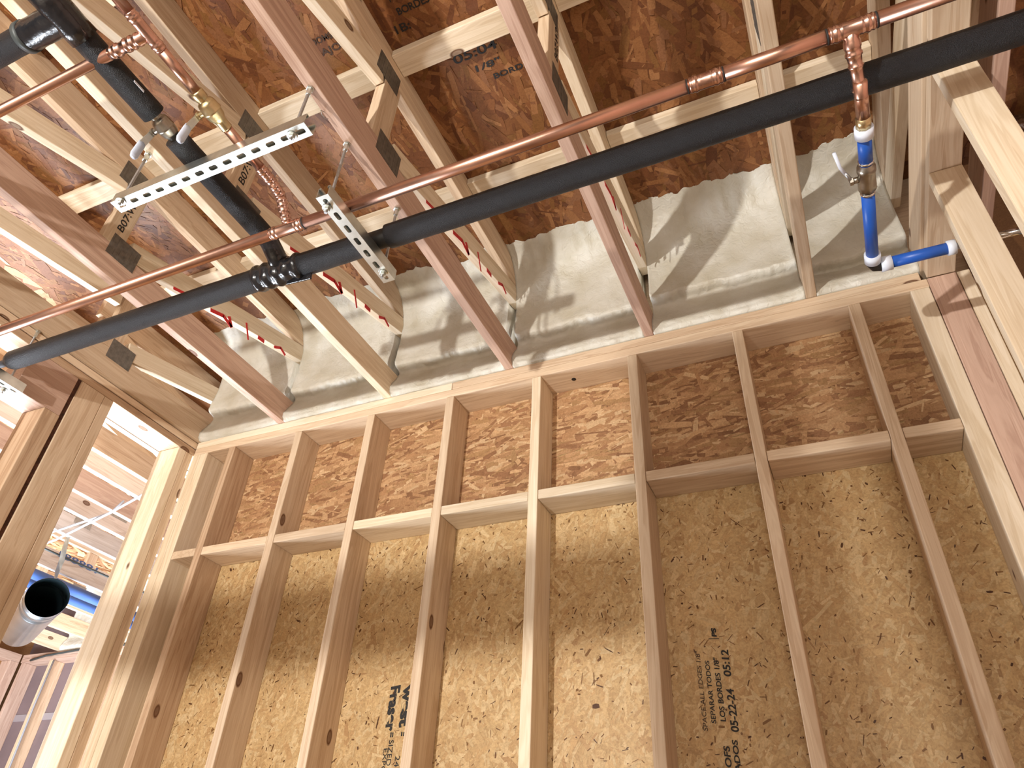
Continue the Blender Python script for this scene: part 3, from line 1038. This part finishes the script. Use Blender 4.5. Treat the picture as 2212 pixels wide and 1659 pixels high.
bm = tube_bm(rel(r, line_pts((XI, YT, ZJ), (XI - .14, YT, ZJ), 9)), lambda i: RJ + .004, 32, wob=.08)
bm_obj('tape_wrap', bm, M['tape_black'], r, smooth=True)
jn((XI - .13, YT, ZJ), (-4.0, YT, ZJ), 'foam_sleeve', .0325)
pipe('tape_band', (XI - .125, YT, ZJ), (XI - .142, YT, ZJ), RJ + .0062, M['cable_dark'], r, 36)
bm = box_bm(-.006, .006, -.017, .017, -.0012, .0012, .001)
o = bm_obj('white_sticker', bm, M['white'], r)
o.location = Vector((XI + .0335, -1.640, ZJ - .006)) - r.location
o.rotation_euler = (0, 1.25, 0)
pipe('bare_pipe', (XI, -1.47, ZJ), (XI, -1.57, ZJ), .0155, M['nickel'], r)
ball_valve(r, (XI, -1.518, ZJ), (0, 1, 0), 'nickel', (-1, 0, 0), (-0.08, 0, -1), L=.098, rb=.0142, lever_out=.018)

# blue line
XP, ZP, RP_ = 0.305, 2.7900, 0.0168
r = empty('blue_water_line', (XP, -0.6655, ZP))
tag(r, 'blue plastic water line with a ball valve, from the copper tee to the right partition', 'pipe')
def rt(name, a, b, rr, mat, seg=28):
    return pipe(name, a, b, rr, M[mat], r, seg)
XT = 0.299
lathe('copper_reducer', (XT, YC, ZC), (XP - .002, -1.0000, ZP - .002),
      [(0, .0165), (.022, .0165), (.026, .0185), (.036, .0193), (.040, .0193), (.043, .0175), (.050, .0172), (.053, .0192), (.058, .0192), (.061, .0165),
       (.078, .0150), (.080, .0172), (.085, .0174), (.088, .0150), (.100, .0145), (.128, .0145), (.130, .0172), (.137, .0175), (.140, .0150), (.158, .0148)], M['copper_press'], r)
pipe('copper_stub', (XP - .002, -1.0392, ZP - .002), (XP, -0.9386, ZP), .0155, M['copper'], r)
rt('brass_adapter', (XP, -0.9414, ZP), (XP, -0.9050, ZP), .0180, 'brass', 8)
rt('white_ring', (XP, -0.9108, ZP), (XP, -0.8820, ZP), .0222, 'white')
rt('blue_pipe', (XP, -0.8859, ZP), (XP, -0.7949, ZP), RP_, 'blue')
rt('crimp_ring', (XP, -0.8073, ZP), (XP, -0.8016, ZP), RP_ + .002, 'chrome')
rt('blue_pipe', (XP, -0.7039, ZP), (XP + .002, -0.4308, ZP), RP_, 'blue')
rt('crimp_ring', (XP, -0.7039, ZP), (XP, -0.6981, ZP), RP_ + .002, 'chrome')
lathe('valve_body', (XP, -0.8045, ZP), (XP, -0.6991, ZP), [(0, .0165), (.012, .0170), (.016, .0225), (.030, .0235), (.036, .021), (.060, .0215), (.075, .0225), (.090, .0225), (.094, .017), (.11, .0165)], M['nickel'], r)
v = r.children[-1]
def vp(nm, pp, rr, mt, seg=16, sm=True):
    bm = tube_bm([Vector(p) - r.location for p in pp], rr, seg)
    return bm_obj(nm, bm, M[mt], v, smooth=sm)
vp('valve_stem', [(XP - .018, -0.7518, ZP), (XP - .034, -0.7518, ZP)], .0085, 'nickel')
vp('stem_nut', [(XP - .033, -0.7518, ZP), (XP - .041, -0.7518, ZP)], .011, 'nickel', 6, False)
vp('lever_strap', [(XP - .038, -0.7518, ZP), (XP - .042, -0.7671, ZP), (XP - .050, -0.7824, ZP + .004)], .0050, 'zinc_dull', 8)
vp('lever_grip', [(XP - .050, -0.7805, ZP + .004), (XP - .060, -0.8016, ZP + .008), (XP - .070, -0.8495, ZP + .012)], .0045, 'white', 12)
# elbow and horizontal leg
rt('white_ring', (XP + .002, -0.4644, ZP), (XP + .002, -0.4337, ZP), .0222, 'white')
bm = tube_bm(rel(r, [(XP + .002, -0.4471, ZP), (XP + .002, -0.4280, ZP), (XP + .008, -0.4145, ZP), (XP + .022, -0.4107, ZP), (XP + .040, -0.4107, ZP)]), .0185, 22)
bm_obj('black_elbow', bm, M['black_rubber'], r, smooth=True)
rt('white_ring', (XP + .022, -0.4107, ZP), (XP + .052, -0.4107, ZP), .0222, 'white')
rt('blue_pipe', (XP + .045, -0.4107, ZP), (0.512, -0.4107, ZP), RP_, 'blue')
rt('white_ring', (0.500, -0.4107, ZP), (0.5215, -0.4107, ZP), .0215, 'white')
rt('steel_stub', (0.515, -0.4107, ZP), (0.86, -0.4107, ZP), .010, 'chrome')

# ------------------------------------------------------------------ strut channels
def strut(name, length, parent):
    """slotted U channel, length along local x, slotted web at the bottom (z=0), open upward"""
    W, H, th = .0413, .0413, .0026
    pitch = .0508
    bm = bmesh.new()
    n = int(length / pitch)
    x0 = -n * pitch / 2
    hw, hl, cr = .0070, .0142, .0055
    for i in range(n):
        a, b = x0 + i * pitch, x0 + (i + 1) * pitch
        c = (a + b) / 2
        # rounded slot outline and matching outer rectangle points
        slot = []
        for (sx, sy, a0) in ((1, 1, 0), (-1, 1, 90), (-1, -1, 180), (1, -1, 270)):
            for k in range(4):
                an = math.radians(a0 + k * 30)
                slot.append((c + sx * (hl - cr) + cr * math.cos(an), sy * (hw - cr) + cr * math.sin(an)))
        outer = []
        m = len(slot)
        for (px, py) in slot:
            dx, dy = px - c, py
            s = min((pitch / 2) / abs(dx) if abs(dx) > 1e-6 else 1e9, (W / 2) / abs(dy) if abs(dy) > 1e-6 else 1e9)
            outer.append((c + dx * s, dy * s))
        corners = [(b, W / 2), (a, W / 2), (a, -W / 2), (b, -W / 2)]
        vs = [bm.verts.new((p[0], p[1], 0)) for p in slot]
        vo = [bm.verts.new((p[0], p[1], 0)) for p in outer]
        vc = [bm.verts.new((p[0], p[1], 0)) for p in corners]
        for k in range(m):
            k2 = (k + 1) % m
            p, q = outer[k], outer[k2]
            f = [vs[k], vo[k]]
            # insert the rectangle corner if the two outer points lie on different sides
            for ci, cc in enumerate(corners):
                onp = abs(abs(p[0] - c) - pitch / 2) < 1e-6
                onq = abs(abs(q[0] - c) - pitch / 2) < 1e-6
                if onp != onq and (cc[0] - c) * ((p[0] - c) + (q[0] - c)) > 0 and cc[1] * (p[1] + q[1]) > 0:
                    f.append(vc[ci])
                    break
            f += [vo[k2], vs[k2]]
            bm.faces.new(f)
    bmesh.ops.remove_doubles(bm, verts=bm.verts, dist=1e-5)
    ret = bmesh.ops.extrude_face_region(bm, geom=bm.faces[:])
    for g in ret['geom']:
        if isinstance(g, bmesh.types.BMVert):
            g.co.z += th
    x1 = x0 + n * pitch
    for s in (1, -1):
        ya, yb = (W / 2 - th, W / 2) if s > 0 else (-W / 2, -W / 2 + th)
        box_bm(x0, x1, ya, yb, th * .3, H, 0.0008, bm)
        yc, yd = (W / 2 - .0095, W / 2 - .0004) if s > 0 else (-W / 2 + .0004, -W / 2 + .0095)
        box_bm(x0, x1, yc, yd, H - th, H, 0.0006, bm)
        ye, yf = (W / 2 - .0095, W / 2 - .0095 + th) if s > 0 else (-W / 2 + .0095 - th, -W / 2 + .0095)
        box_bm(x0, x1, ye, yf, H - .008, H - th * .5, 0.0005, bm)
    bmesh.ops.recalc_face_normals(bm, faces=bm.faces)
    return bm_obj(name, bm, M['zinc'], parent)

def strut_thing(loc, rotz, length, label):
    o = strut('strut_channel', length, None)
    o.location = loc
    o.rotation_euler = (0, 0, rotz)
    return tag(o, label, 'strut channel', 'slotted strut channels under the pipes')
strut_thing((-1.372, -1.395, 2.858), 0.0, 0.7112, 'long slotted steel strut channel under the two branch pipes')
strut_thing((-1.068, -1.062, 2.785), PI / 2, 0.3556, 'short slotted steel strut channel under the copper and black mains, near the centre')
strut_thing((-2.795, -1.062, 2.785), PI / 2, 0.3556, 'dark strut channel at the left image edge under the end of the black main')

def rod(x, y, zb, label, ztop=Z_TR):
    r = empty('hanger_rod', (x, y, zb))
    tag(r, label, 'threaded rod', 'threaded rods holding the struts')
    # threaded rod with visible thread ridges
    prof = []
    L = ztop - zb + .02
    n = int(L / .0022)
    for i in range(n):
        prof.append((i * .0022, .0040 if i % 2 else .0047))
    bm = lathe_bm((0, 0, -.022), (0, 0, 1), prof, 12)
    bm_obj('rod', bm, M['zinc_dull'], r)
    zt = ztop - zb
    bm = lathe_bm((0, 0, zt - .034), (0, 0, zt), [(0, .0075), (.022, .0075), (.0225, .0085), (.0275, .0085), (.028, .0115), (.0335, .0115)], 6)
    bm_obj('screw_anchor', bm, M['zinc'], r)
    bm = lathe_bm((0, 0, -.0035), (0, 0, 0), [(0, .0140), (.0025, .0140)], 24)
    bm_obj('washer', bm, M['zinc'], r)
    bm = lathe_bm((0, 0, -.0130), (0, 0, 0), [(0, .0085), (.001, .0095), (.0085, .0095), (.0093, .009)], 6)
    bm_obj('hex_nut', bm, M['zinc'], r)
    return r
rod(-1.691, -1.408, 2.858, 'hanger rod at the left end of the long strut channel')
rod(-1.071, -1.395, 2.858, 'hanger rod at the right end of the long strut channel')
rod(-1.078, -1.200, 2.785, 'hanger rod at the upper end of the short central strut channel')
rod(-1.066, -0.925, 2.785, 'hanger rod at the lower end of the short strut, passing behind the black main')
rod(-2.822, -0.930, 2.785, 'hanger rod over the strut channel at the left image edge')

# bent nails / staple in the middle truss
bm = tube_bm([(0, 0, 0), (0, -.012, -.010), (0, -.004, -.020), (0, .012, -.018), (0, .022, -.004)], .0012, 8)
o = bm_obj('staple', bm, M['zinc_dull'], smooth=True)
o.location = (-1.079, -1.318, Z_TR - .0005)
tag(o, 'bent wire staple under the middle truss, between two hanger rods', 'staple')
bm = tube_bm([(0, 0, 0), (-.012, -.05, -.012), (.006, -.04, -.05), (.014, .02, -.10)], .0022, 8)
o = bm_obj('wire_hook', bm, M['zinc_dull'], smooth=True)
o.location = (0.46, -0.080, 3.60)
tag(o, 'small bent wire sticking out of the foam right of the blue pipe', 'wire')

# ------------------------------------------------------------------ far room seen through the left opening
far = [(-3.13, 'lit_wood'), (-3.43, 'honey'), (-3.64, 'lit_wood'), (-3.94, 'rose'), (-4.20, 'lit_wood'), (-4.54, 'lit_wood'),
       (-5.18, 'lit_wood'), (-5.78, 'pine'), (-6.38, 'honey'), (-6.98, 'pine')]  # lit and unlit joist faces told apart by painted wood tone
fdesc = ['first joist beyond the left opening, with a printed label', 'brown second joist beyond the left opening',
         'lavender-white third joist beyond the left opening', 'pinkish fourth joist beyond the left opening',
         'white fifth joist beyond the left opening', 'white sixth joist, with a metal strap holding the round duct',
         'white seventh joist above the two blue pipes', 'eighth joist past the blue pipes, near the far wall',
         'brown joist over the far wall corner', 'last joist at the far left corner']
fx0 = None
for (x, key), d in zip(far, fdesc):
    root = empty('far_truss', (x, 0, Z_TR))
    ya = -.60 if x > -4.0 else -1.5
    board('bottom_chord', x, x + .038, ya, 2.56, Z_TR + .0006, Z_TR + .134, key, root)
    board('top_chord', x, x + .038, ya, 2.56, Z_TR + .473, Z_TR + .6112, 'pine', root)
    for yv in (-.58, .62, 1.6):
        board('vertical_web', x, x + .038, yv, yv + .089, Z_TR + .1345, Z_TR + .4725, 'honey', root, axis=2)
        bm = box_bm(.0384, .0394, yv - .03, yv + .10, .09, .19, 0)
        for i in range(5):
            box_bm(.0394, .0402, yv - .02 + i * .025, yv - .012 + i * .025, .094, .186, 0, bm)
        bm_obj('gang_plate', bm, M['zinc_dull'], root)
    slant_board('diagonal_web', (.019, -.50, .445), (.019, .60, .172), .089, .037, 'pine', root)
    tag(root, d, 'joist', 'ceiling joists of the room beyond the opening')
    if fx0 is None:
        fx0 = root
X, N = Vector((0, 1, 0)), Vector((0, 0, -1))
mt = Matrix((Vector((0, 1, 0)), Vector((1, 0, 0)).cross(Vector((0, 0, 1))) * 0 + Vector((0, 0, 1)), Vector((1, 0, 0)))).transposed().to_4x4()
mt.translation = (-3.13 + .0388, -.36, Z_TR + .070)
text_mesh('printed_label', 'MSR 2400', .028, M['ink_soft'], mt, fx0, 0, .09, .0003)
mt2 = mt.copy(); mt2.translation = (-3.13 + .0388, -.30, Z_TR + .035)
text_mesh('printed_label', 'KD-HT', .024, M['ink_soft'], mt2, fx0, 0, .10, .0)
mt3 = mt.copy(); mt3.translation = (-5.18 + .0388, 0.98, Z_TR + .10)
text_mesh('stamped_code', '188881', .06, M['blue2'], mt3, [o for o in COL.objects if o.name.startswith('far_truss')][6], 0, .34, .001)

struct(panel('wall_far', -7.62, -2.96, 2.64, 2.66, 0.0, 3.70, srgb(118, 102, 104), M['membrane'], None))
struct(panel('wall_left', -7.62, -7.60, -4.9, 2.66, 0.0, 3.70, srgb(150, 110, 74), M['osb_upper'], None))
for k, x in enumerate([-7.44, -7.035, -6.629, -6.222, -5.816, -5.41, -5.0]):
    o = board('far_stud', x, x + .038, 2.50, 2.639, 0.0, Z_BOT - .001, 'honey' if k else 'rose')
    tag(o, 'stud of the far wall, %s from its left corner' % ['first', 'second', 'third', 'fourth', 'fifth', 'sixth', 'seventh'][k], 'stud', 'studs of the far wall')
o = board('far_plate', -7.46, -3.0, 2.50, 2.639, Z_BOT, Z_MID - .001, 'rose'); tag(o, 'lower plate on the far wall studs', 'plate')
o = board('far_plate', -7.46, -3.0, 2.50, 2.639, Z_MID, Z_TR - .001, 'rose'); tag(o, 'upper plate of the far wall, with a cable lying along it', 'plate')
o = board('far_plate', -7.599, -7.465, -2.0, 2.49, Z_BOT, Z_TR - .001, 'rose'); tag(o, 'plate of the side wall meeting the far wall corner', 'plate')
o = board('far_stud', -7.599, -7.465, 2.40, 2.49, 0.0, Z_BOT - .001, 'rose', axis=2); tag(o, 'end stud of the side wall in the far corner', 'stud')
bm = box_bm(-7.4, -5.2, 2.634, 2.6395, 2.50, 2.56, 0)
o = bm_obj('tape_strip', bm, M['tape_grey']); tag(o, 'pale horizontal tape seam on the dark far wall membrane', 'tape')
for k, (a, b) in enumerate([(-6.94, -6.39), (-6.33, -5.79), (-5.73, -5.2)]):
    o = foam_bay(a, b, 31 + 4 * k, yoff=2.50)
    tag(o, 'spray foam above the far wall plate, %s' % ['left bay', 'middle bay', 'right bay below the blue pipes'][k], 'insulation', 'spray foam above the far wall')

# cables
def cable(pts, rr, mat, label):
    o = bm_obj('cable', tube_bm(pts, rr, 10), M[mat], smooth=True)
    return tag(o, label, 'cable')
cable([(-2.97, 0.08, 3.01), (-3.117, .127, 3.0), (-3.42, .22, 2.995), (-3.745, .312, 2.995), (-4.08, .40, 3.0), (-4.423, .486, 3.0), (-4.9, .60, 3.03)], .0075, 'cable',
      'grey cable sagging diagonally across the left opening, upper one')
cable([(-3.70, .33, 3.07), (-3.80, .35, 3.02), (-4.10, .372, 3.005), (-4.30, .394, 3.0), (-4.85, .47, 3.04)], .0070, 'cable', 'second grey cable joining the diagonal cable from below')
cable([(-4.83, .30, 3.075), (-4.83, .9, 3.078), (-4.81, 1.6, 3.078), (-4.82, 2.2, 3.078)], .0070, 'cable_dark', 'thin dark cable along the joist above the blue pipes')
cable([(-7.3, 2.485, 3.02), (-7.1, 2.484, 3.05), (-6.7, 2.485, 3.07), (-6.2, 2.485, 3.07), (-5.6, 2.485, 3.07), (-4.8, 2.485, 3.07)], .010, 'cable_dark', 'dark cable draped along the far wall plate')
cable([(-6.96, 2.49, 3.0), (-6.965, 2.485, 2.6), (-6.955, 2.49, 2.1), (-6.97, 2.49, 1.4)], .008, 'cable', 'grey cable stapled down the far wall stud')

# round duct with strap
r = empty('round_duct', (-4.51, 0.645, 2.69))
tag(r, 'open-ended round sheet metal duct hung in the far room', 'duct')
ax = (Vector((-5.274, 1.03, 2.754 - .06)) - Vector((-4.51, .645, 2.69))).normalized()
d, u, v = frame_from(ax)
bm = bmesh.new()
R0 = .122
rings = []
prof = [(0, R0), (.002, R0 + .001), (.06, R0), (.065, R0 + .004), (.07, R0), (.13, R0), (.135, R0 - .004)] + [(.14 + i * .006, R0 - .004 + (.003 if i % 2 else 0)) for i in range(10)] + [(.21, R0), (.9, R0)]
inner = [(.9, R0 - .006), (.0, R0 - .003)]
for t, q in prof + inner:
    rings.append([bm.verts.new(d * t + (u * math.cos(a) + v * math.sin(a)) * q) for a in [2 * PI * i / 40 for i in range(40)]])
for a, b in zip(rings[:len(prof)], rings[1:len(prof)]):
    for i in range(40):
        bm.faces.new((a[i], a[(i + 1) % 40], b[(i + 1) % 40], b[i]))
bm_obj('duct_wall', bm, M['duct'], r, smooth=True)
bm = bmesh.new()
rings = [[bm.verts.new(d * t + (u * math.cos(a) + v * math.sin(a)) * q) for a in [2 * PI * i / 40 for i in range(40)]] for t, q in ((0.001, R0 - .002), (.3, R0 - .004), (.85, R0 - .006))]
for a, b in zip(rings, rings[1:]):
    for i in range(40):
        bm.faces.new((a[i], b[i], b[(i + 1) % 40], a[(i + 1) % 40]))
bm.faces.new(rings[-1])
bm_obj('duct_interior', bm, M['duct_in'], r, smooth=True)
bm = bmesh.new()
pts = [(-4.528, .612, 3.10), (-4.521, .622, 3.0), (-4.512, .632, 2.93), (-4.520, .640, 2.86), (-4.53, .655, 2.812)]
prev = None
for i, p in enumerate(pts):
    a = .5 * math.sin(i * .9)
    wv = Vector((math.cos(a), math.sin(a), 0)) * .018
    cur = [bm.verts.new(Vector(p) - wv), bm.verts.new(Vector(p) + wv)]
    if prev:
        bm.faces.new((prev[0], prev[1], cur[1], cur[0]))
    prev = cur
bmesh.ops.solidify(bm, geom=bm.faces[:], thickness=.0012)
o = bm_obj('duct_strap', bm, M['zinc'])
tag(o, 'perforated metal strap hanging the round duct from a joist', 'strap')
for k, (x, lab) in enumerate(((-5.115, 'upper of two parallel blue pipes beyond the left opening'), (-5.30, 'lower of two parallel blue pipes beyond the left opening'))):
    bm = tube_bm([(x, -.8, 3.0), (x, 2.45, 3.0)], .036, 24)
    o = bm_obj('blue_pipe', bm, M['blue2'], smooth=True)
    tag(o, lab, 'pipe', 'parallel blue pipes in the far room')

# ------------------------------------------------------------------ unseen boards added behind the camera to shadow the back wall
def shadow_caster(x0, x1, y0, y1, z0, z1, lab, key='pine', axis=None):
    o = board('shadow_board', x0, x1, y0, y1, z0, z1, key, axis=axis)
    return tag(o, lab, 'board', 'unseen boards added to cast shadows')
shadow_caster(-1.26, -1.055, -3.22, -3.20, 0.0, 2.07, 'wide upright unseen board added to shade the back wall', axis=2)
shadow_caster(-1.035, -0.93, -3.22, -3.20, 0.0, 2.07, 'narrow upright unseen board added to shade the back wall', axis=2)
shadow_caster(-2.40, -1.27, -3.22, -3.18, 1.713, 1.827, 'horizontal unseen rail added to cast a shadow band')
shadow_caster(-2.44, -2.40, -3.24, -3.15, 0.0, 2.10, 'left post of the unseen shadow boards added behind the camera', axis=2)
